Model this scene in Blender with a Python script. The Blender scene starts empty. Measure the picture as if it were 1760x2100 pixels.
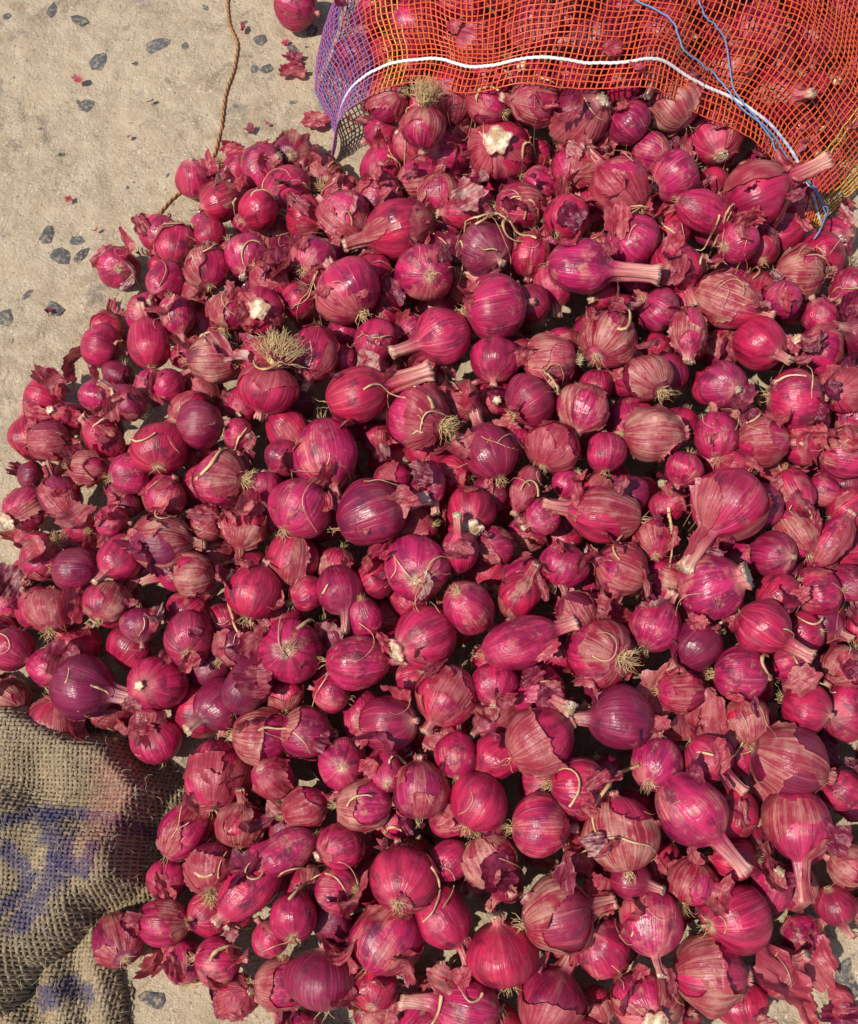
import bpy, math, random
import numpy as np
from mathutils import noise, Vector, Matrix
random.seed(7); rng=np.random.default_rng(7)
S=bpy.context.scene
S.view_settings.view_transform='Standard'; S.view_settings.look='None'; S.view_settings.exposure=0
def N3(x,y,z): return noise.noise(Vector((x,y,z)))
def sstep(a,b,x):
    t=min(1,max(0,(x-a)/(b-a))); return t*t*(3-2*t)
# ------------------------------------------------ plan of the site (traced sheet -> metres on the ground)
ca,sa=math.cos(math.radians(20)),math.sin(math.radians(20))
CAM=(0,-1.05*sa,1.05*ca)
def un(u,v,z=0.0):
    X=(u-880)/2187;Y=(1050-v)/2187
    d=(X,sa+Y*ca,-ca+Y*sa);t=(z-CAM[2])/d[2]
    return d[0]*t,CAM[1]+d[1]*t
def rad(u,v,d,z):
    Y=(1050-v)/2187
    return d/2187*(z-CAM[2])/(-ca+Y*sa)/2
# ------------------------------------------------ mesh helpers
class MB:
    def __init__(s): s.v=[];s.f=[];s.m=[];s.c=[]
    def add(s,vs,fs,mi=0,cols=None):
        b=len(s.v); s.v+=[tuple(p) for p in vs]
        s.f+=[tuple(i+b for i in f) for f in fs]; s.m+=[mi]*len(fs)
        s.c+=(cols if cols is not None else [(0,0,0,1)]*len(vs))
    def tube(s,pts,r,sides=4,mi=0,col=(0,0,0,1),cols=None,flat=1.0):
        n=len(pts); P=np.array(pts,float); T=np.gradient(P,axis=0)
        T/= (np.linalg.norm(T,axis=1)[:,None]+1e-9)
        up=np.array([0.13,0.21,0.97]); A=np.cross(T,up); A/=(np.linalg.norm(A,axis=1)[:,None]+1e-9); B=np.cross(A,T)
        R=np.full(n,r) if np.isscalar(r) else np.array(r)
        vs=[];cs=[]
        for k in range(sides):
            a=2*math.pi*k/sides+.4
            vs.append(P+A*(R*math.cos(a))[:,None]+B*(R*math.sin(a)*flat)[:,None])
        V=np.stack(vs,1).reshape(-1,3)
        fs=[(i*sides+k,i*sides+(k+1)%sides,(i+1)*sides+(k+1)%sides,(i+1)*sides+k) for i in range(n-1) for k in range(sides)]
        if cols is not None: cs=[c for c in cols for _ in range(sides)]
        else: cs=[col]*len(V)
        s.add(V.tolist(),fs,mi,cs)
    def mesh(s,name,mats,smooth=True):
        me=bpy.data.meshes.new(name); me.from_pydata(s.v,[],s.f)
        for m in mats: me.materials.append(m)
        me.polygons.foreach_set('material_index',s.m)
        me.polygons.foreach_set('use_smooth',[smooth]*len(s.f))
        at=me.attributes.new('C','FLOAT_COLOR','POINT'); at.data.foreach_set('color',np.array(s.c,dtype=np.float32).ravel())
        me.update(); return me
def obj(name,me,parent=None):
    o=bpy.data.objects.new(name,me); S.collection.objects.link(o)
    if parent: o.parent=parent
    return o
# ------------------------------------------------ materials
class NT:
    def __init__(s,name):
        s.mat=bpy.data.materials.new(name); s.mat.use_nodes=True; s.t=s.mat.node_tree; s.n=s.t.nodes; s.l=s.t.links
        s.b=s.n['Principled BSDF']; s.out=s.n['Material Output']
    def set(s,sock,val):
        if isinstance(val,bpy.types.NodeSocket): s.l.new(val,sock)
        elif isinstance(val,(tuple,list)) and len(val)==3 and sock.type=='RGBA': sock.default_value=(*val,1)
        else: sock.default_value=val
    def tc(s,k='Object'): return s.n.new('ShaderNodeTexCoord').outputs[k]
    def noise(s,vec,scale,detail=3,rough=.55,out='Fac',dist=0):
        n=s.n.new('ShaderNodeTexNoise'); s.l.new(vec,n.inputs['Vector']); n.inputs['Scale'].default_value=scale
        n.inputs['Detail'].default_value=detail; n.inputs['Roughness'].default_value=rough; n.inputs['Distortion'].default_value=dist
        return n.outputs[out]
    def ramp(s,fac,a,b,va=0.,vb=1.):
        n=s.n.new('ShaderNodeMapRange'); n.interpolation_type='SMOOTHSTEP'
        s.set(n.inputs[0],fac); 
        for i,x in enumerate((a,b,va,vb)): n.inputs[i+1].default_value=x
        return n.outputs[0]
    def math(s,op,a,b=0.,c=None):
        n=s.n.new('ShaderNodeMath'); n.operation=op; s.set(n.inputs[0],a); s.set(n.inputs[1],b)
        if c is not None: s.set(n.inputs[2],c)
        return n.outputs[0]
    def vmath(s,op,a,b=None):
        n=s.n.new('ShaderNodeVectorMath'); n.operation=op; s.set(n.inputs[0],a)
        if b is not None: s.set(n.inputs[1],b)
        return n.outputs[0]
    def mix(s,f,a,b,mode='MIX'):
        n=s.n.new('ShaderNodeMix'); n.data_type='RGBA'; n.blend_type=mode
        s.set(n.inputs[0],f); s.set(n.inputs[6],a); s.set(n.inputs[7],b); return n.outputs[2]
    def attr(s,name='C'):
        n=s.n.new('ShaderNodeAttribute'); n.attribute_name=name; return n.outputs['Color']
    def sep(s,c):
        n=s.n.new('ShaderNodeSeparateXYZ'); s.l.new(c,n.inputs[0]); return n.outputs
    def comb(s,x,y,z):
        n=s.n.new('ShaderNodeCombineXYZ'); s.set(n.inputs[0],x);s.set(n.inputs[1],y);s.set(n.inputs[2],z); return n.outputs[0]
    def rnd(s): return s.n.new('ShaderNodeObjectInfo').outputs['Random']
    def bump(s,h,strength,dist=.001):
        n=s.n.new('ShaderNodeBump'); s.set(n.inputs['Height'],h); n.inputs['Strength'].default_value=strength; n.inputs['Distance'].default_value=dist
        s.l.new(n.outputs[0],s.b.inputs['Normal']); return n.outputs[0]
    def fin(s,col,rough=.5,spec=.5):
        s.set(s.b.inputs['Base Color'],col); s.set(s.b.inputs['Roughness'],rough); s.b.inputs['Specular IOR Level'].default_value=spec; return s.mat
    def translucent(s,col,amt,norm=None):
        t=s.n.new('ShaderNodeBsdfTranslucent'); s.set(t.inputs[0],col)
        m=s.n.new('ShaderNodeMixShader'); m.inputs[0].default_value=amt
        s.l.new(s.b.outputs[0],m.inputs[1]); s.l.new(t.outputs[0],m.inputs[2]); s.l.new(m.outputs[0],s.out.inputs['Surface'])

def polar(m):
    o=m.tc(); x,y,z=m.sep(o)
    flat=m.comb(x,y,0.0); nn=m.vmath('NORMALIZE',flat); nx,ny,_=m.sep(nn); r=m.rnd()
    off=m.math('MULTIPLY',r,37.0)
    def v(k,kz): return m.comb(m.math('MULTIPLY_ADD',nx,k,off),m.math('MULTIPLY',ny,k),m.math('MULTIPLY_ADD',z,kz,off))
    o2=m.vmath('ADD',o,m.comb(off,off,off))
    return o,o2,v,r
def onion_mat():
    m=NT('onion_skin'); o,o2,v,r=polar(m)
    s1=m.noise(v(2.6,.8),1.0,3,.6); s2=m.noise(v(15,.7),1.0,2,.6)
    r2=m.math('FRACT',m.math('MULTIPLY',r,17.31)); r3=m.math('FRACT',m.math('MULTIPLY',r,51.7)); r4=m.math('FRACT',m.math('MULTIPLY',r,91.3))
    deep=m.mix(r2,(.22,.005,.026),(.21,.006,.050)); mid=m.mix(r3,(.50,.014,.058),(.50,.018,.110))
    c=m.mix(m.ramp(s1,.32,.64),deep,mid)
    # fine veins running root to neck
    c=m.mix(m.ramp(s2,.34,.50,.45,0.),c,deep)
    pale=m.mix(r3,(.72,.22,.22),(.68,.17,.28))
    c=m.mix(m.math('MULTIPLY',m.ramp(s2,.54,.78),m.ramp(r4,.1,1.,.10,.75)),c,pale)
    big=m.noise(o2,1.05,3,.6)
    dull=m.mix(m.ramp(s2,.35,.65),(.36,.042,.06),(.58,.19,.16))
    c=m.mix(m.math('MULTIPLY',m.ramp(big,.50,.62),m.ramp(r2,.45,.95,.05,.8)),c,dull)
    bl=m.noise(m.vmath('ADD',o2,(5,3,1)),1.4,3,.65)
    c=m.mix(m.math('MULTIPLY',m.ramp(bl,.54,.70),.75),c,(.085,.007,.024))
    so=m.noise(m.vmath('ADD',o2,(15,3,1)),2.6,4,.72)
    c=m.mix(m.math('MULTIPLY',m.ramp(so,.56,.68),m.ramp(r3,.2,1.,.05,.65)),c,(.42,.22,.13))
    c=m.mix(m.ramp(r4,.72,1.,0.,.72),c,(.10,.007,.032))
    C=m.sep(m.attr())
    neck=m.mix(m.ramp(s2,.35,.6),(.74,.52,.34),(.52,.15,.15))
    c=m.mix(m.math('MULTIPLY',C[0],m.ramp(s1,.3,.6,.6,1.)),c,neck)
    rootc=m.mix(m.ramp(m.noise(o2,7,3),.35,.65),(.38,.19,.10),(.78,.62,.40))
    c=m.mix(C[1],c,rootc)
    cut=m.mix(m.ramp(m.noise(o2,4,3),.35,.65),(.78,.68,.48),(.46,.29,.16))
    c=m.mix(C[2],c,cut)
    h=m.math('ADD',m.math('MULTIPLY',s2,.45),m.math('MULTIPLY',m.noise(o2,2.6,3),1.))
    m.bump(h,.42,.0032)
    ro=m.ramp(m.math('ADD',m.math('MULTIPLY',big,.7),m.math('MULTIPLY',so,.3)),.40,.60,.29,.50)
    m.fin(c,ro,.5); return m.mat
def paper_mat(name,loose=False):
    m=NT(name); o,o2,v,r=polar(m)
    if loose:
        f=m.vmath('MULTIPLY',o2,(1.2,9,1.2)); s=m.noise(f,1.,3,.6)
    else: s=m.noise(v(12,.5),1.,3,.6)
    big=m.noise(o2,1.6,3,.6); r2=m.math('FRACT',m.math('MULTIPLY',r,23.7)); r3=m.math('FRACT',m.math('MULTIPLY',r,71.7))
    a=m.mix(r2,(.42,.016,.050),(.46,.055,.085)); b=m.mix(r3,(.62,.13,.16),(.68,.34,.25))
    if loose:
        a=m.mix(m.ramp(r3,.35,.9),a,(.15,.009,.038)); b=m.mix(m.ramp(r3,.35,.9),b,(.36,.035,.085))
        b=m.mix(m.ramp(r2,.78,1.),b,(.74,.50,.42))
    c=m.mix(m.ramp(m.math('ADD',m.math('MULTIPLY',s,.5),m.math('MULTIPLY',big,.5)),.42,.62),a,b)
    m.bump(m.math('ADD',s,m.noise(o2,4,3)),.5,.0025)
    m.fin(c,.34,.5); m.translucent(c,.38); return m.mat
M_on=onion_mat(); M_pap=paper_mat('onion_paper'); M_loose=paper_mat('loose_onion_skin',True)
def simple(name,c1,c2,scale,rough=.8,tr=0):
    m=NT(name); o=m.tc(); c=m.mix(m.ramp(m.noise(o,scale,3),.35,.65),c1,c2); m.fin(c,rough,.3)
    if tr: m.translucent(c,tr)
    return m.mat
M_root=simple('onion_root',(.74,.54,.28),(.48,.30,.13),3)
M_stem=simple('dry_stem',(.70,.50,.26),(.42,.22,.11),60,.6)
def colmat(name,rough,spec=.4,scale=500,amt=.35,sss=0):
    m=NT(name); c=m.attr(); n=m.noise(m.tc(),scale,3); d=m.mix(.5,c,(0,0,0)); 
    c=m.mix(m.ramp(n,.35,.65,0,amt*2),c,d); m.fin(c,rough,spec); 
    if sss: m.translucent(c,sss)
    return m.mat
M_net=colmat('plastic_net',.32,.5,300,.12,.15); M_jute=colmat('jute_yarn',.95,.1,900,.35); M_cord=colmat('cord',.7,.3,900,.2)
# ------------------------------------------------ onion meshes
def onion_mesh(name,h=.92,nr=.16,zn=1.15,L=.25,sh=.5,bend=0,flap=0,roots=0,seed=0,asym=0,rl=1.):
    R=random.Random(seed); mb=MB(); SEG=36
    zs=[-h*math.cos(i/11*math.pi/2) for i in range(11)]+[ (i/19)*zn for i in range(20)]
    def prof(z):
        b=math.sqrt(max(0,1-(z/h)**2))
        if z<=-.2: return b
        k=sstep(-.2,.5,z); n=(nr+sh*math.exp(-max(z,0)/L)+.06*sstep(zn-.25,zn,z)*nr/.16)*k
        return (b**5+n**5)**.2
    ph=[R.uniform(0,6.3) for _ in range(6)]; sd=R.uniform(0,50)
    def pt(th,z,off=0):
        r=prof(z); nk=sstep(h*.6,h*1.2,z)
        rib=.008*math.sin(9*th+ph[0])+.006*math.sin(14*th+ph[1])+nk*(.12*math.sin(5*th+ph[2])+.09*math.sin(8*th+ph[3]))
        lump=.16*N3(math.cos(th)*.9+sd,math.sin(th)*.9,z*.9)
        tw=asym*.14*math.cos(th+ph[4])*(1-nk)
        rr=r*(1+rib+lump+tw)+off
        x=rr*math.cos(th+.3*nk*R2);y=rr*math.sin(th+.3*nk*R2)
        bz=max(0,z-.4*h); x+=bend*bz*bz
        zz=z+(.07*math.exp(-(r/.14)**2) if z<0 else 0)-abs(bend)*.12*bz*bz
        return (x,y,zz)
    R2=R.uniform(-1,1)
    vs=[];cs=[]
    for i,z in enumerate(zs):
        for k in range(SEG):
            th=2*math.pi*k/SEG
            zz=z
            if i==len(zs)-1: zz=z+R.uniform(-.09,.09)
            if i==0: vs.append((0.02*math.cos(th),0.02*math.sin(th),-h+.05))
            else: vs.append(pt(th,zz))
            nk=sstep(h*.8,max(zn,h*1.15),z)*(0.95 if zn>1.25 else .8)
            rt=math.exp(-(prof(z)/.17)**2) if z<0 else 0
            cs.append((nk,rt,0,1))
    n=len(zs)
    fs=[(i*SEG+k,i*SEG+(k+1)%SEG,(i+1)*SEG+(k+1)%SEG,(i+1)*SEG+k) for i in range(n-1) for k in range(SEG)]
    top=vs[-SEG:]; cx=sum(p[0] for p in top)/SEG; cy=sum(p[1] for p in top)/SEG; cz=sum(p[2] for p in top)/SEG
    for q,(k_,dz) in enumerate(((.78,-.05),(.72,.03),(.5,-.03),(.42,.02),(.02,-.02))):
        for k in range(SEG):
            p=vs[(n-1)*SEG+k]; vs.append((cx+(p[0]-cx)*k_,cy+(p[1]-cy)*k_,cz+dz)); cs.append((0,0,1,1))
        fs+=[((n-1+q)*SEG+k,(n-1+q)*SEG+(k+1)%SEG,(n+q)*SEG+(k+1)%SEG,(n+q)*SEG+k) for k in range(SEG)]
    mb.add(vs,fs,0,cs)
    for fl in range(flap):
        A,B=84,40; o=R.uniform(0,99); thr=R.uniform(-.08,.12); vs=[];fs=[];ms=[];cs=[]
        z0=-h*.93; z1=zn*R.uniform(.85,1.02); base=.02+.03*fl; lift=R.uniform(.05,.28)
        for j in range(B):
            z=z0+(z1-z0)*j/(B-1)
            for k in range(A):
                th=2*math.pi*k/A
                m_=N3(math.cos(th)*.8+o,math.sin(th)*.8,z*.75)+.06*N3(math.cos(th)*3.5+o,math.sin(th)*3.5,z*3)-thr
                e=math.exp(-max(0,m_)/.06)
                off=base+lift*e*(.4+1.5*abs(N3(th*1.2+o,z*1.5,3)))+.03*N3(math.cos(th)*4+o,math.sin(th)*4,z*1.5)
                ms.append(m_); vs.append(pt(th,z,off)); cs.append((sstep(h*.8,zn,z),0,0,1))
        for j in range(B-1):
            for k in range(A):
                q=(j*A+k,j*A+(k+1)%A,(j+1)*A+(k+1)%A,(j+1)*A+k)
                t=[i for i in q if ms[i]>0]
                if len(t)>=3: fs.append(tuple(t))
        mb.add(vs,fs,1,cs)
    for i in range(roots):
        th=R.uniform(0,6.28); rr=R.uniform(0,.17); p=Vector((rr*math.cos(th),rr*math.sin(th),-h+.03))
        d=Vector((math.cos(th)*rr*5,math.sin(th)*rr*5,-1)).normalized(); pts=[p.copy()]
        for s_ in range(9):
            d=(d+Vector((R.uniform(-1,1),R.uniform(-1,1),R.uniform(-.8,.5)))*.6).normalized(); p=p+d*rl*R.uniform(.04,.10 if roots>25 else .05)
            pts.append(p.copy())
        mb.tube([tuple(q) for q in pts],[(.014 if rl<1.5 else .02)*(1-.08*q) for q in range(10)],3,2)
    return mb.mesh(name,[M_on,M_pap,M_root])
V={}
sdc=[0]
def mk(kind,n,**kw):
    V[kind]=[]
    for i in range(n):
        sdc[0]+=1; R=random.Random(sdc[0]*7); d={}
        for k,v in kw.items():
            d[k]=(R.randint(*v) if isinstance(v[0],int) else R.uniform(*v)) if isinstance(v,tuple) else v
        V[kind].append(onion_mesh('onion_'+kind+str(i),seed=sdc[0],**d))
mk('r',8,h=(.84,1.0),nr=(.08,.15),zn=(1.0,1.2),L=(.10,.25),sh=(.3,.6),bend=(-.2,.2),roots=(6,20),asym=(0.,1.))
mk('p',12,h=(.86,1.1),nr=(.10,.2),zn=(1.15,1.6),L=(.15,.4),sh=(.4,.75),bend=(-.3,.3),flap=(1,2),roots=(6,20),asym=(0.,1.))
mk('R',4,h=(.84,.92),nr=(.08,.14),zn=(1.05,1.15),L=(.12,.2),sh=(.4,.6),roots=(34,60),flap=(0,1),asym=(0.,1.))
mk('T',2,h=.88,nr=.12,zn=1.1,L=.2,sh=.5,roots=190,flap=(0,1),rl=2.1)
mk('t',9,h=(1.,1.2),nr=(.09,.16),zn=(1.55,2.0),L=(.42,.6),sh=(.75,.85),bend=(-.25,.25),roots=(6,20),flap=(0,1),asym=(0.,1.))
mk('n',5,h=(.95,1.05),nr=(.15,.2),zn=(1.8,2.3),L=(.4,.6),sh=(.6,.8),bend=(-.15,.2),roots=(3,10),flap=(0,1),asym=(0.,1.))
mk('N',2,h=(1.,1.05),nr=(.27,.3),zn=(2.5,2.8),L=(.45,.6),sh=(.6,.7),bend=(-.08,.08),roots=(3,10),flap=0)
mk('C',3,h=(.9,.98),nr=(.27,.33),zn=(1.08,1.2),L=(.15,.2),sh=(.4,.5),roots=5,flap=(0,1))
mk('b',5,h=(1.35,1.6),nr=(.13,.22),zn=(1.75,2.2),L=(.6,.8),sh=(.6,.7),bend=(-.1,.15),roots=(3,8),flap=(0,1))
# ------------------------------------------------ bag surface
MC=np.array([(-.106,.425,0.0),(-.100,.438,.035),(-.086,.448,.075),(-.048,.446,.105),(0,.435,.125),(.05,.396,.155),(.126,.391,.175),(.185,.388,.172),(.239,.395,.155),(.305,.385,.125),(.360,.365,.09),(.395,.335,.055),(.420,.312,.010)])
t_=np.concatenate([[0],np.cumsum(np.linalg.norm(np.diff(MC,axis=0),axis=1))]); ARC=t_[-1]; t_/=ARC
def mouth(a):
    P=np.zeros(3)
    for k in (-1,-.5,0,.5,1):
        P+=np.array([np.interp(min(1,max(0,a+k*.03)),t_,MC[:,i]) for i in range(3)])/5
    P[2]+=.006*math.sin(a*34)*math.sin(a*math.pi)
    return P
NA,NS=122,118; BL=.72
def bag(a,s):
    P=mouth(a); d=s*BL
    W=(a-.5)*2; wd=-.050*min(1,-W*1.3) if W<0 else .06*W
    wd=wd*sstep(0,.14,s)+.04*W*sstep(.2,.6,s)
    dm=math.sin(math.pi*min(1,max(0,a)))**.6
    x=P[0]+d*.27+wd; y=P[1]+d
    z=P[2]+dm*(.045*sstep(0,.3,s))+.014*N3(x*9,y*9,1)*dm*sstep(0,.05,s)+.008*N3(x*25,y*25,4)*dm*sstep(-.03,.04,s)
    if s<0: z+=s*.3
    e=sstep(.82,1.0,s); cx=.157+.27*BL; x=x*(1-e)+(cx+(x-cx)*.15)*e; z=z*(1-e)+.06*e*(.3+dm)
    return (x,y,max(z,.002))
As=[i/(NA-1) for i in range(NA)]; Ss=[-.022+1.022*j/(NS-1) for j in range(NS)]
BG=np.array([[bag(a,s) for s in Ss] for a in As])
BF=BG.reshape(-1,3)
def hbag(x,y):
    d=(BF[:,0]-x)**2+(BF[:,1]-y)**2; m=d<.009**2
    return float(BF[m,2].max()) if m.any() else None
# ------------------------------------------------ heap
PP=[(735,330),(690,355),(640,320),(550,300),(400,345),(300,440),(225,525),(175,680),(60,790),(15,950),(-10,1200),(-120,1400),(60,1500),(250,1550),(375,1640),(330,1800),(215,1900),(400,2070),(480,2160),(1400,2180),(1660,2050),(1730,1920),(1990,1850),(1990,600),(1760,520)]
W=[un(u,v,.02) for u,v in PP]+[(.47,.36),(.66,1.10),(.12,1.14),(-.07,.62),(-.085,.50)]
def sd(x,y):
    ins=False;m=9
    for i in range(len(W)):
        ax,ay=W[i];bx,by=W[i-1]
        if (ay>y)!=(by>y) and x<(bx-ax)*(y-ay)/(by-ay)+ax: ins=not ins
        vx,vy=bx-ax,by-ay;k=max(0,min(1,((x-ax)*vx+(y-ay)*vy)/(vx*vx+vy*vy)))
        m=min(m,math.hypot(x-ax-k*vx,y-ay-k*vy))
    return m if ins else -m
def zsurf(x,y,r):
    z=r+.10*(1-math.exp(-max(0,sd(x,y)-.02)/.11))
    if y>.33:
        hb=hbag(x,y)
        if hb is not None: return max(r,hb-r-.008)
        if y>.5: return r
    return z
H="""605,15,105,-20,0,r 398,365,85,90,60,r 597,320,95,100,-50,p 455,412,90 530,430,90,40,0,r 325,475,88,60,20,r 247,543,90,120,-50,r 430,475,70 503,520,105,-90,10,r 340,580,85,-120,20,t 430,545,95,100,0,p 660,365,90 640,450,95 690,450,110,140,10,p 545,640,100,-90,65,C 648,540,110,60,-30,r 715,605,155,120,0,r 815,470,130,200,0,t 878,560,120,100,-50,r 1000,510,130,-60,20,r 1025,630,150,10,0,r 1070,420,110,0,0,p 1025,300,130,-120,65,C 925,315,95 900,400,85,90,20,p 1160,445,100,60,0,r 1200,250,130,0,60,p 1470,280,120,-90,10,p 1380,360,110 1270,385,130,130,10,t 1300,490,125,150,30,r 1190,560,130,-10,5,N 1395,550,110 1560,405,140,20,15,n 1510,500,100 1500,620,120,-30,10,t 1640,560,110,0,0,p 1245,690,130,60,-10,p 1405,690,85,-100,0,b 1130,740,110 1010,740,110,-90,10,r 775,700,90 650,730,110,-95,10,t 900,700,115,205,5,n 740,815,125,18,5,N 310,690,100,100,0,t 210,710,100 440,740,110,0,0,p 560,815,125,-110,-25,T 345,790,80 95,815,90,-20,0,r 200,810,80 110,905,90,0,0,p 410,870,115,0,0,r 315,920,120,100,-20,r 490,885,70 860,855,140,150,-20,R 1000,920,115,110,0,t 1090,820,120,40,0,r 1200,840,110,-110,0,p 1330,775,110,120,-20,R 1340,890,120,0,0,p 1560,710,110,-60,30,t 1480,790,110 1465,890,100,90,0,t 1625,820,130,0,0,r 1730,800,110 1235,930,90,90,0,r 1130,920,120,60,0,p 675,940,140,-80,0,t 455,985,125,170,-20,R 620,1060,150,60,0,r 500,1080,100,-100,0,p 770,1055,145,20,5,t 890,1000,80,-80,0,b 965,1040,110,-90,30,C 1080,1010,75,-110,0,b 1115,1060,80 1225,1048,135,172,0,t 1290,1010,90 1370,1040,80 1480,1050,155,-128,0,n 1565,1030,100 1640,1000,90,-70,0,t 1690,1010,70 1735,1040,90 1735,930,110,0,0,p 1560,910,110,0,0,p 1650,910,90 120,1010,95,120,0,t 55,1040,95,-120,30,C 160,1075,75 230,1060,75 270,960,90 340,1020,90 85,1150,100 165,1165,100,0,0,t 240,1150,100 330,1110,120,0,0,p 400,1180,100,0,0,p 100,1255,105,100,-20,R 30,1330,100 10,1230,90 105,1370,90 600,1140,110 850,1165,140,90,-50,r 770,1190,90 700,1220,105,-70,10,t 530,1210,130 640,1210,80 585,1335,145,120,-75,r 380,1310,125,110,-40,r 285,1280,90,-80,0,r 735,1355,120,0,0,t 865,1305,140,210,20,C 970,1250,110 1065,1215,90,60,40,t 1155,1160,110 1275,1170,120 1340,1110,90 1455,1210,145,10,35,C 1585,1130,100 1600,1220,90 1680,1215,110 1740,1190,80 1350,1285,110,60,0,t 1070,1320,135,20,0,b 1235,1340,145,150,-50,R 1180,1265,90 1420,1330,110 1565,1295,115,-35,0,n 1735,1370,100 1520,1395,120 1270,1480,140,175,0,t 1100,1525,140,30,0,p 1190,1610,130,0,0,r 795,1475,130,0,30,r 920,1430,130,-120,0,p 1010,1400,100 185,1420,135,-12,5,n 320,1510,115,110,35,C 440,1590,140,90,-20,p 540,1500,120,0,0,p 630,1510,110,0,0,p 450,1440,115 530,1395,110 865,1620,120,90,0,p 990,1640,130,60,0,r 740,1650,110,0,0,p 1350,1570,120,60,-30,r 1110,1700,140,0,0,r 1275,1710,160,100,0,p 1410,1660,150,-50,0,n 1510,1680,120 1630,1690,145,-90,0,n 1620,1560,160,-20,0,p 1660,1450,110 1400,1420,100,0,0,p 1740,1770,100 1735,1620,100 830,1800,150,80,-40,p 630,1660,100,20,0,t 445,1775,120,90,-30,R 510,1825,120,-135,0,b 610,1880,120,90,-30,r 700,1830,100 390,1690,130 350,1800,90 330,1890,110,0,0,p 250,1920,110 450,1970,110,0,0,r 560,1920,90 660,2010,150,90,10,r 790,1930,140,60,0,p 910,1880,120 1030,1960,160,100,20,r 1160,1880,155,15,0,t 1235,1940,130 1340,1900,130 1510,1870,150,20,-20,r 1420,1810,110 1000,1760,120,-60,0,p 1300,1800,90 1460,2000,160,0,0,p 1600,1990,110 1330,2060,140,-80,60,C 1130,2050,150,60,0,t 950,2060,150,170,0,n 760,2000,100 590,2020,110,0,0,p 490,2040,90 800,250,90 870,245,100,-95,-40,T 780,350,90 850,370,80 1100,210,100 1000,220,90 1290,270,100 1380,220,110 1330,300,90 1450,450,100 1590,620,90 1690,640,90 1740,600,90 1680,720,100 730,120,110 850,60,120 980,100,120 1100,60,120 1230,80,120 1360,60,120 1480,140,120 1600,200,120 1560,60,120 1690,80,120 580,870,90 600,620,80 1080,620,90 940,1140,90 1020,1120,80 1400,960,90 740,1280,80 480,1330,90 680,1420,90 570,1420,80 700,1560,110 570,1600,90 1020,1560,100 940,1540,90 1450,1560,100 1540,1480,100 500,1690,100 580,1750,110 690,1730,100 920,1770,90 1500,1760,90 1580,1820,100 1700,1860,90 480,1870,70 730,1050,60 1170,990,70 1500,960,80 1620,1090,90 1700,1110,90 780,760,60 590,940,80 540,1000,80 220,900,80 260,840,80 180,960,80 420,1080,70 350,660,80 480,640,90 560,580,80 760,550,80 950,450,80 1080,520,90"""
pos=[];rr=[];ori=[];kin=[];iT=None
for s in H.split():
    q=s.split(','); u,v,d=map(int,q[:3]); z=.05
    for _ in range(5):
        x,y=un(u,v,z); r=rad(u,v,d,z); z=zsurf(x,y,r)
    if q[-1]=='T' and v<300: iT=len(pos)
    pos.append((x,y,z)); rr.append(r*.97)
    if len(q)>3: ori.append((math.radians(float(q[3])),math.radians(float(q[4])))); kin.append(q[5])
    else: ori.append(None); kin.append(random.choice('rrrrppptttRbn'))
pos=np.array(pos); rr=np.array(rr); nh=len(pos)
NB=BG[::2,:60:2].reshape(-1,3)
def netpush(pos,rr):
    for i in np.nonzero(pos[:,1]>.26)[0]:
        D=pos[i]-NB; d=np.sqrt((D**2).sum(1)); k=d.argmin(); pen=rr[i]*.98+.002-d[k]
        if pen>0: pos[i]+=D[k]/(d[k]+1e-6)*pen*.8
    return pos
def relax(pos,rr,it,k0):
    z0=pos[:,2].copy(); xy0=pos[:,:2].copy()
    for _ in range(it):
        D=pos[:,None]-pos[None]; d=np.sqrt((D**2).sum(2))+1e-9; np.fill_diagonal(d,9)
        ov=np.maximum(0,k0*(rr[:,None]+rr[None])-d)
        mv=(D/d[...,None]*ov[...,None]).sum(1)*.3
        mv[:,2]*=.7
        pos=pos+mv
        pos[:,:2]+=(xy0-pos[:,:2])*.10; pos[:,2]+=(z0-pos[:,2])*.04
        pos[:,2]=np.maximum(pos[:,2],rr*.93); pos=netpush(pos,rr)
    return pos
pos+=rng.normal(0,.0015,pos.shape)
for i in range(nh):
    if kin[i] in 'NnbT': pos[i,2]+=.010
pos=relax(pos,rr,40,.90)
x,y=un(868,262,.125); pos[iT]=(x,y,.125); rr[iT]=.023
xs=[p[0] for p in W]; ys=[p[1] for p in W]
def fill(off,tries,rmin,rmax,k,kinds='rrrppttRbn'):
    global pos,rr
    A=np.zeros((len(pos)+2500,4));n=len(pos);A[:n,:3]=pos;A[:n,3]=rr
    for _ in range(tries):
        x=random.uniform(min(xs),max(xs)); y=random.uniform(min(ys),max(ys)); r=random.uniform(rmin,rmax)
        if sd(x,y)<.012: continue
        z=zsurf(x,y,r)-off
        if z<r*.93: 
            if off>.03: continue
            z=r*.93
        if y>.26 and math.sqrt((((x,y,z)-NB)**2).sum(1).min())<r*.98: continue
        d=np.sqrt((A[:n,0]-x)**2+(A[:n,1]-y)**2+(A[:n,2]-z)**2)
        if (d>k*(A[:n,3]+r)).all():
            A[n]=(x,y,z,r); n+=1
            ori.append(None); kin.append(random.choice(kinds))
            if n>=len(A): break
    pos=A[:n,:3].copy(); rr=A[:n,3].copy()
fill(0.0,4000,.020,.031,.90)
fill(.016,6000,.015,.026,.83)
fill(.034,5000,.019,.028,.86)
fill(.056,3500,.022,.030,.88,'r')
n=len(pos)
heap=bpy.data.objects.new('onion_heap',None); S.collection.objects.link(heap)
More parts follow.
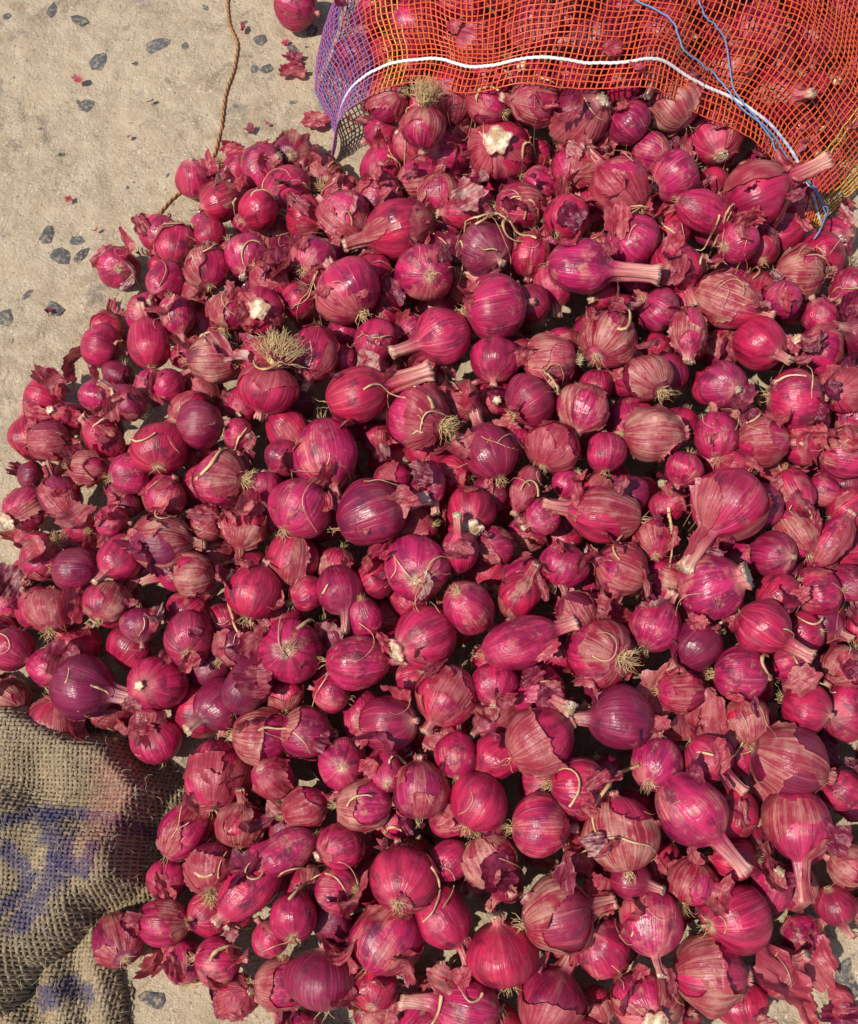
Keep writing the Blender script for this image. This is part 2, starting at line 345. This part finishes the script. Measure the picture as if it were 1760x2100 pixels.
for i in range(n):
    if ori[i] is None: a=random.uniform(0,6.28); t=random.gauss(0,.5)
    else: a,t=ori[i]
    d=Vector((math.cos(t)*math.cos(a),math.cos(t)*math.sin(a),math.sin(t)))
    q=d.to_track_quat('Z','Y').to_matrix().to_4x4() @ Matrix.Rotation(random.uniform(0,6.28),4,'Z')
    k=kin[i]; sc=rr[i]*(.84 if k=='b' else .98); c=Vector(pos[i])
    if k in 'nNtb': c=c-d*rr[i]*(.12 if k in 'nNt' else 0.05)
    o=obj('onion',random.choice(V[k]),heap); o.matrix_world=Matrix.Translation(c)@q@Matrix.Diagonal((sc*random.uniform(.90,1.05),sc*random.uniform(.93,1.05),sc*random.uniform(.95,1.08),1))
# ------------------------------------------------ height map for draping
GX0,GY0,GS=-.65,-.62,.004; GW,GH=330,460
gx=GX0+np.arange(GW)*GS; gy=GY0+np.arange(GH)*GS
HM=np.zeros((GW,GH))
for i in range(n):
    x,y,z=pos[i]; r=rr[i]; i0=int((x-r-GX0)/GS);i1=int((x+r-GX0)/GS)+2;j0=int((y-r-GY0)/GS);j1=int((y+r-GY0)/GS)+2
    i0=max(i0,0);j0=max(j0,0);i1=min(i1,GW);j1=min(j1,GH)
    if i1<=i0 or j1<=j0: continue
    q=r*r-(gx[i0:i1,None]-x)**2-(gy[None,j0:j1]-y)**2
    HM[i0:i1,j0:j1]=np.maximum(HM[i0:i1,j0:j1],np.where(q>0,z+np.sqrt(np.maximum(q,0)),0))
def top(x,y):
    i=int((x-GX0)/GS);j=int((y-GY0)/GS)
    return HM[i,j] if 0<=i<GW and 0<=j<GH else 0
# ------------------------------------------------ loose papery skins
FL=[]
for f in range(22):
    R=random.Random(100+f); mb=MB(); A,B=44,9; o=R.uniform(0,99); k1=R.uniform(-.2,1.3);k2=R.uniform(-.3,.4); asp=R.uniform(.4,.95)
    vs=[];fs=[]
    for j in range(B):
        for k in range(A):
            th=2*math.pi*k/A
            lim=.74+.34*N3(math.cos(th)*1.2+o,math.sin(th)*1.2,0)+.26*N3(math.cos(th)*3+o,math.sin(th)*3,2)+.10*N3(math.cos(th)*9+o,math.sin(th)*9,2)
            q=.02+(j/(B-1))*lim; x=q*math.cos(th); y=q*math.sin(th)
            z=k1*x*x+k2*y*y+.25*N3(x*1.4+o,y*1.4,5)+.08*N3(x*4+o,y*4,7)+.10*(j/(B-1))**4*N3(math.cos(th)*4+o,math.sin(th)*4,9)
            vs.append((x,y*asp,z))
    fs=[(j*A+k,j*A+(k+1)%A,(j+1)*A+(k+1)%A,(j+1)*A+k) for j in range(B-1) for k in range(A)]+[tuple(range(A))]
    mb.add(vs,fs,0); FL.append(mb.mesh('skin_flake'+str(f),[M_loose]))
skins=bpy.data.objects.new('loose_onion_skins',None); S.collection.objects.link(skins)
def flake(x,y,z,s,tilt=.6):
    o=obj('skin',random.choice(FL),skins)
    e=Matrix.Rotation(random.uniform(0,6.28),4,'Z')@Matrix.Rotation(random.gauss(0,tilt),4,'X')@Matrix.Rotation(random.gauss(0,tilt),4,'Y')@Matrix.Rotation(random.uniform(0,6.28),4,'Z')
    o.matrix_world=Matrix.Translation((x,y,z))@e@Matrix.Diagonal((s,s,s,1))
cnt=0
while cnt<700:
    x=random.uniform(-.5,.5); y=random.uniform(-.5,.44); d=sd(x,y)
    if d<.0 : continue
    i=int((x-GX0)/GS);j=int((y-GY0)/GS)
    win=HM[max(0,i-7):i+8,max(0,j-7):j+8]; loc=top(x,y)
    if loc>win.max()-.009 and random.random()<.92: continue
    flake(x,y,min(loc,win.max()-.013)+random.uniform(.001,.007),random.choice((.009,.012,.015,.018,.022)),.7); cnt+=1
for u,v,s in [(650,250,.026),(600,150,.022),(480,310,.014),(590,55,.015),(700,15,.015),(160,165,.008),(500,60,.008),(310,210,.006),(1440,1490,.036),(1350,1420,.03),(1600,2010,.036),(1660,1960,.03),(1740,2060,.03),(1640,2050,.026),(1720,2080,.022),(340,640,.02),(510,270,.008),(1255,100,.014),(930,50,.010),(1310,130,.010),(1150,1450,.028),(730,1120,.024),(960,940,.022),(780,940,.026),(1600,960,.028),(470,730,.03),(1080,380,.024)]:
    x,y=un(u,v,.0); z=0
    for _ in range(4):
        x,y=un(u,v,z); z=top(x,y)
        if y>.3: z=max(z,(hbag(x,y) or 0)+.002)
    flake(x,y,z+.003,s,.3)
for _ in range(60):
    x=random.uniform(-.55,-.05);y=random.uniform(.1,.7)
    if -.12<sd(x,y)<-.005: flake(x,y,.002,random.uniform(.002,.008),.3)
# ------------------------------------------------ dry stems / leaf strips
mb=MB()
def smooth(P,n=40):
    P=np.array(P,float); t=np.linspace(0,len(P)-1,n); k=np.arange(len(P)); Q=np.stack([np.interp(t,k,P[:,i]) for i in range(P.shape[1])],1)
    for _ in range(max(2,n//len(P))): Q[1:-1]=(Q[:-2]+Q[1:-1]*2+Q[2:])/4
    return Q
st=0
while st<260:
    x=random.uniform(-.45,.45);y=random.uniform(-.45,.42)
    if sd(x,y)<.01: continue
    if random.random()<.5 and y<.15: continue
    a=random.uniform(0,6.28); L=random.uniform(.02,.08); pts=[]; kk=random.uniform(-2.2,2.2)
    for q in range(9):
        pts.append((x,y,top(x,y)+.002)); x+=math.cos(a)*L/8; y+=math.sin(a)*L/8; a+=kk/8*2+random.gauss(0,.3)
    P=smooth(pts,20); P[:,2]=np.maximum(P[:,2],np.array([top(p[0],p[1])+.0012 for p in P])); w=random.choice((.0004,.0005,.0007,.0013,.0022))
    mb.tube(P,[w*(1-.6*i/19)*(.8+.4*random.random()) for i in range(20)],4,0,flat=.3); st+=1
obj('dry_onion_stems',mb.mesh('dry_onion_stems',[M_stem]))
# ------------------------------------------------ mesh bag
mb=MB()
purple=(.26,.15,.44,1); blue=(.12,.17,.50,1); orange=(.86,.14,.035,1); red=(.70,.06,.03,1); yel=(.82,.50,.06,1)
def mixc(a,b,t): return tuple(a[i]*(1-t)+b[i]*t for i in range(4))
def warpc(a,i):
    if a<.17: return (purple,blue,(.50,.12,.25,1))[i%3]
    if a<.185: return orange
    if a<.225: return yel
    if a>.965 or .900<a<.915: return yel
    return orange if i%7 else red
def weftc(a):
    t=sstep(.13,.2,a); return mixc((.50,.13,.30,1),(.82,.115,.04,1),t)
JX=np.zeros((NA,NS,3))
for i in range(NA):
    for j in range(NS):
        x,y,z=BG[i,j]; JX[i,j]=(x+.0015*N3(x*70,y*70,9)+.003*N3(x*18,y*18,6),y+.0018*N3(x*70,y*70,19)+.004*N3(x*18,y*18,3),z)
for i in range(1,NA-1):
    for j in range(NS):
        p=JX[i,j]; t=top(p[0],p[1])
        if t>p[2]-.002 and t<p[2]+.012: p[2]=t+.002
for i in range(NA):
    mb.tube(JX[i],.00088,4,0,warpc(As[i],i),flat=.7)
for j in range(NS):
    mb.tube(JX[:,j]+np.array([0,0,.0006]),.00085,4,0,cols=[weftc(a) for a in As],flat=.7)
bagE=bpy.data.objects.new('orange_mesh_onion_bag',None); S.collection.objects.link(bagE)
obj('net',mb.mesh('net',[M_net]),bagE)
mb=MB(); js=4
P=smooth(JX[:,js]+np.array([0,-.001,.0018]),260)
cols=[]
for k in range(260):
    a=k/259; c=(.82,.74,.68,1)
    if a<.13: c=mixc((.45,.50,.75,1),c,.45+.3*math.sin(k*2.))
    if a>.78: c=mixc((.35,.45,.70,1),c,.5+.5*math.sin(k*1.3))
    if a<.015 or a>.985: c=yel
    cols.append(c)
for ph in (0,2.1,4.2):
    Q=P+np.stack([.0006*np.sin(np.arange(260)*.9+ph),.0006*np.cos(np.arange(260)*.9+ph),.0006*np.sin(np.arange(260)*.9+ph+1)],1)
    mb.tube(Q,.0010,5,0,cols=cols)
obj('mouth_cord',mb.mesh('mouth_cord',[M_cord]),bagE)
mb=MB()
def bagtop(x,y):
    h=hbag(x,y); return max(top(x,y), h if h is not None else 0)
def drape(pl,lift=.003,n=70):
    Q=[]
    for u,v in smooth(pl,n):
        z=.1
        for _ in range(5): x,y=un(u,v,z); z=bagtop(x,y)+lift
        Q.append((x,y,z))
    Q=np.array(Q)
    for _ in range(3): Q[1:-1,2]=np.maximum(Q[1:-1,2],(Q[:-2,2]+Q[2:,2])/2)
    return Q
bl=(.16,.30,.52,1)
for pl in ([(1290,-30),(1290,0),(1340,15),(1385,45),(1395,100),(1440,135),(1490,180),(1520,225),(1580,265),(1610,320),(1650,360),(1690,410),(1690,460),(1670,490)],[(1430,-30),(1430,5),(1450,40),(1485,75),(1495,140),(1505,190),(1545,235),(1575,275),(1600,330),(1640,350),(1680,400),(1695,450)]):
    mb.tube(drape(pl),.0009,5,0,bl)
for a in range(9):
    x,y=un(1680,485,.06); an=random.uniform(-1.2,.3); pts=[(x+math.cos(an)*.006*q+random.gauss(0,.001),y+math.sin(an)*.006*q,.06+random.gauss(0,.003)-.002*q) for q in range(6)]
    mb.tube(smooth(pts,16),.0008,4,0,(.7,.72,.8,1))
obj('blue_tie_string',mb.mesh('tie',[M_cord]),bagE)
# ------------------------------------------------ jute sack
JPL=[(-900,1400),(-200,1395),(0,1405),(90,1425),(190,1480),(270,1490),(300,1540),(385,1620),(350,1660),(325,1720),(320,1830),(270,1865),(230,1885),(225,1960),(245,2040),(250,2120),(260,2300),(200,2500),(-900,2500)]
JP=[un(u,v,.015) for u,v in JPL]
def sdp(x,y,Wp):
    ins=False;m=9
    for i in range(len(Wp)):
        ax,ay=Wp[i];bx,by=Wp[i-1]
        if (ay>y)!=(by>y) and x<(bx-ax)*(y-ay)/(by-ay)+ax: ins=not ins
        vx,vy=bx-ax,by-ay;k=max(0,min(1,((x-ax)*vx+(y-ay)*vy)/(vx*vx+vy*vy)))
        m=min(m,math.hypot(x-ax-k*vx,y-ay-k*vy))
    return m if ins else -m
UP=[un(u,v,.04) for u,v in [(-900,1380),(0,1405),(270,1490),(385,1620),(325,1720),(320,1830),(230,1885),(160,1915),(70,1990),(0,2080),(-200,2200),(-900,2300)]]
def jz(x,y):
    d=sdp(x,y,JP); rd=.022
    if d<-.006: return None
    base=.014*math.sqrt(max(0,1-(1-min(1,max(0,d)/rd))**2))+(-.004 if d<0 else 0)
    base+=.007*math.sin((x*.97+y*.25)*150+2*N3(x*9,y*9,3))*sstep(0,.02,d)
    d2=sdp(x,y,UP)
    if d2>0:
        k=math.sqrt(max(0,1-(1-min(1,d2/.035))**2))
        up=.016+.042*k+.022*N3(x*12,y*12,2)*k+.008*N3(x*34,y*20,6)*k-.012*k*math.exp(-((x*.35+y*.94+.375)/.02)**2)+.010*k*math.exp(-((x*.8-y*.6+.03)/.02)**2)
        base=max(base,up*sstep(-.002,.03,d))
    return base+.003*N3(x*40,y*40,8)
pit=.0036; X0,X1,Y0,Y1=-.60,-.20,-.62,-.15
strokes=[[un(*p,.05) for p in s] for s in ([(-80,1720),(0,1695),(60,1672),(150,1665),(220,1678),(290,1700)],[(110,1685),(135,1740),(125,1800),(90,1850),(60,1890)],[(-60,1760),(20,1740),(60,1780),(40,1850),(-40,1870)],[(130,1760),(190,1790),(200,1740)],[(60,2060),(110,2030),(150,2050)])]
sw=[.006,.013,.008,.006,.010]
def dl(x,y,L):
    m=9
    for (ax,ay),(bx,by) in zip(L[:-1],L[1:]):
        vx,vy=bx-ax,by-ay;k=max(0,min(1,((x-ax)*vx+(y-ay)*vy)/(vx*vx+vy*vy))); m=min(m,math.hypot(x-ax-k*vx,y-ay-k*vy))
    return m
rx,ry=un(235,1640,.05)
def jc(x,y):
    n=N3(x*160,y*160,3)*.5+.5; n2=N3(x*22,y*22,5)
    c=mixc((.43,.33,.205,1),(.26,.19,.11,1),min(1,max(0,n*.7+n2*.7)))
    for L,w in zip(strokes,sw):
        d=dl(x,y,L)/w+.8*N3(x*90,y*90,7)+.5*N3(x*300,y*300,7)
        if d<1.3: c=mixc(c,(.075,.065,.14,1),.78*(1-sstep(.4,1.3,d)))
    rd=math.hypot((x-rx)/.035,(y-ry)/.075)+.4*n2
    c=mixc(c,(.34,.09,.09,1),.5*(1-sstep(.2,1.2,rd)))
    return c
mb=MB(); hw=pit/2
nx=int((X1-X0)/pit); ny=int((Y1-Y0)/pit)
cache={}
def jp(i2,j2):
    k=(i2,j2)
    if k not in cache:
        x=X0+i2*hw;y=Y0+j2*hw; x+=.018*N3(x*6,y*6,1); y+=.018*N3(x*6,y*6,31)
        z=jz(x,y); cache[k]=None if z is None else (x,y,z,jc(x,y))
    return cache[k]
def yarns(horizontal):
    for a in range((ny if horizontal else nx)):
        run=[];cs=[];rs=[]
        rr0=random.uniform(.0014,.0020)
        for b in range((nx if horizontal else ny)*2+1):
            p=None if b==(nx if horizontal else ny)*2 else (jp(b,a*2) if horizontal else jp(a*2,b))
            if p is None:
                if len(run)>3: mb.tube(run,rs,5,0,cols=cs,flat=.6)
                run=[];cs=[];rs=[];continue
            w=0 if b%2 else (1 if ((b//2+a)%2==0)==horizontal else -1)
            run.append((p[0]+random.gauss(0,.00022),p[1]+random.gauss(0,.00022),p[2]+.0008*w+random.gauss(0,.00012))); rs.append(rr0*random.uniform(.75,1.2))
            g=random.uniform(.75,1.2); cs.append((p[3][0]*g,p[3][1]*g,p[3][2]*g,1))
yarns(True); yarns(False)
sv=[];sf=[];idx={}
for i in range(0,nx*2,2):
    for j in range(0,ny*2,2):
        p=jp(i,j)
        if p: idx[(i,j)]=len(sv); sv.append((p[0],p[1],p[2]-.0018))
for (i,j) in list(idx):
    q=[(i,j),(i+2,j),(i+2,j+2),(i,j+2)]
    if all(k in idx for k in q): sf.append(tuple(idx[k] for k in q))
mb.add(sv,sf,0,[(.20,.14,.08,1)]*len(sv))
ks=[k for k in cache if cache[k]]
for _ in range(5500):
    p=cache[random.choice(ks)]; a=random.uniform(0,6.28); pts=[]; x,y,z=p[0],p[1],p[2]+.001; e=random.uniform(0,.8)
    L=random.uniform(.003,.011)
    for q in range(5): pts.append((x,y,z)); x+=math.cos(a)*L/4; y+=math.sin(a)*L/4; z+=e*L/4; e-=.35; a+=random.gauss(0,.5)
    mb.tube(pts,.00015,3,0,(.60,.47,.31,1))
obj('jute_sack',mb.mesh('jute_sack',[M_jute]))
# ------------------------------------------------ ground
f=list(np.arange(-.95,.951,.0065)); g=[]; s=.0065;x=.95
while x<60: s*=1.22; x+=s; g.append(x)
cx=[-q for q in g[::-1]]+f+g; nn=len(cx)
def gz(x,y):
    if abs(x)>1.4 or abs(y)>1.6: return -.004
    z=.006*N3(x*6,y*6,0)+.003*N3(x*24,y*24,3)
    p=N3(x*38,y*38,12)+.3*N3(x*90,y*90,2)
    if p>.38: z-=.018*min(.25,p-.38)
    return z-.003
vs=[(x,y+.1,gz(x,y+.1)) for y in cx for x in cx]
fs=[(j*nn+i,j*nn+i+1,(j+1)*nn+i+1,(j+1)*nn+i) for j in range(nn-1) for i in range(nn-1)]
m=NT('dusty_concrete'); o=m.tc()
c=m.mix(m.ramp(m.noise(o,8,4,.6),.35,.65),(.45,.35,.23),(.34,.26,.17))
c=m.mix(m.ramp(m.noise(o,50,5,.7),.40,.60),c,(.47,.375,.255))
c=m.mix(m.ramp(m.noise(o,24,5,.75,dist=.8),.55,.66,0,.75),c,(.25,.19,.125))
c=m.mix(m.ramp(m.noise(o,13,4,.75,dist=.5),.58,.68,0,.6),c,(.20,.17,.14))
c=m.mix(m.ramp(m.noise(o,200,3,.6),.60,.70,0,.75),c,(.17,.13,.10))
c=m.mix(m.ramp(m.noise(m.vmath('ADD',o,(4,2,0)),300,2,.6),.64,.70,0,.8),c,(.66,.58,.46))
m.bump(m.math('ADD',m.math('MULTIPLY',m.noise(o,32,6,.68),1.),m.math('MULTIPLY',m.noise(o,260,3,.7),.25)),.9,.009)
m.fin(c,.92,.2)
mb=MB(); mb.add(vs,fs,0); obj('ground',mb.mesh('ground',[m.mat]))
mb=MB(); t=(1+5**.5)/2
ICO=[(-1,t,0),(1,t,0),(-1,-t,0),(1,-t,0),(0,-1,t),(0,1,t),(0,-1,-t),(0,1,-t),(t,0,-1),(t,0,1),(-t,0,-1),(-t,0,1)]
ICF=[(0,11,5),(0,5,1),(0,1,7),(0,7,10),(0,10,11),(1,5,9),(5,11,4),(11,10,2),(10,7,6),(7,1,8),(3,9,4),(3,4,2),(3,2,6),(3,6,8),(3,8,9),(4,9,5),(2,4,11),(6,2,10),(8,6,7),(9,8,1)]
def stone(x,y,r,dark=True):
    a=random.uniform(0,6.28); sx=r*random.uniform(.8,1.2)/1.9; sy=r*random.uniform(.5,.9)/1.9; sz=r*.18/1.9; vv=[]
    for p in ICO:
        px=p[0]*sx*random.uniform(.65,1.3); py=p[1]*sy*random.uniform(.65,1.3)
        vv.append((x+px*math.cos(a)-py*math.sin(a),y+px*math.sin(a)+py*math.cos(a),gz(x,y)-.0003+p[2]*sz*random.uniform(.6,1.1)))
    k=random.uniform(.06,.12); col=(k,k*.98,k*.98,1) if dark else (k*4,k*3.2,k*2.3,1)
    mb.add(vv,ICF,0,[col]*12)
for u,v,d in [(95,475,38),(120,520,32),(165,520,32),(155,490,20),(200,120,34),(320,90,32),(380,95,20),(530,80,26),(520,140,16),(160,35,26),(10,650,32),(105,15,34),(175,210,28),(110,630,24),(55,600,16),(600,100,24),(15,30,18),(620,100,16),(545,140,24),(100,770,22),(120,310,14),(420,10,14),(40,560,12),(80,260,10),(600,205,14),(310,2050,38),(1730,1990,30),(1750,2020,22),(640,60,24),(480,215,10),(260,380,10),(500,45,18),(20,700,22)]:
    x,y=un(u,v,0); stone(x,y,d/2187*1.15*.85)
for _ in range(650):
    x=random.uniform(-1,1);y=random.uniform(-.8,1.2)
    if sd(x,y)<0: stone(x,y,random.choice((.001,.0012,.0015,.002,.003,.005)),random.random()<.4)
m=NT('aggregate'); c=m.attr(); o=m.tc(); c=m.mix(m.ramp(m.noise(o,220,4,.7),.48,.62,0,.85),c,(.34,.26,.17)); m.bump(m.noise(o,500,3),.6,.002); m.fin(c,.85,.25)
obj('embedded_gravel',mb.mesh('embedded_gravel',[m.mat],False))
mb=MB(); pl=[(480,-60),(465,0),(470,50),(490,95),(480,150),(462,200),(455,260),(440,320),(400,370),(350,410),(310,460)]
P=np.array([(*un(u,v,0),.0) for u,v in smooth(pl,160)]); P[:,2]=[max(gz(p[0],p[1]),top(p[0],p[1]) if sd(p[0],p[1])>0.03 else -1)+.0022 for p in P]
for ph in (0,math.pi):
    k=np.arange(160)*.9+ph; mb.tube(P+np.stack([.0009*np.sin(k),0*k,.0009*np.cos(k)],1),.0010,5,0,(.40,.17,.06,1))
obj('brown_twine',mb.mesh('brown_twine',[M_cord]))
# ------------------------------------------------ light, sky, camera
el=math.radians(58); az=math.atan2(-.50,-.86)
dirv=Vector((math.cos(el)*math.cos(az),math.cos(el)*math.sin(az),math.sin(el)))
L=bpy.data.lights.new('sun','SUN'); L.energy=4.6; L.angle=math.radians(.55); L.color=(1,.94,.86)
lo=bpy.data.objects.new('sun',L); S.collection.objects.link(lo); lo.rotation_euler=(-dirv).to_track_quat('-Z','Y').to_euler()
w=bpy.data.worlds.new('World'); S.world=w; w.use_nodes=True; nt=w.node_tree
sk=nt.nodes.new('ShaderNodeTexSky'); sk.sky_type='NISHITA'; sk.sun_disc=False; sk.sun_elevation=el; sk.sun_rotation=math.pi/2-az
nt.links.new(sk.outputs[0],nt.nodes['Background'].inputs[0]); nt.nodes['Background'].inputs[1].default_value=.12
cam=bpy.data.cameras.new('camera'); co=bpy.data.objects.new('camera',cam); S.collection.objects.link(co)
co.location=CAM; co.rotation_euler=(math.radians(20),0,0); cam.sensor_fit='VERTICAL'; cam.sensor_height=24; cam.lens=12/(1050/2187); cam.clip_end=500; cam.clip_start=.01
S.camera=co
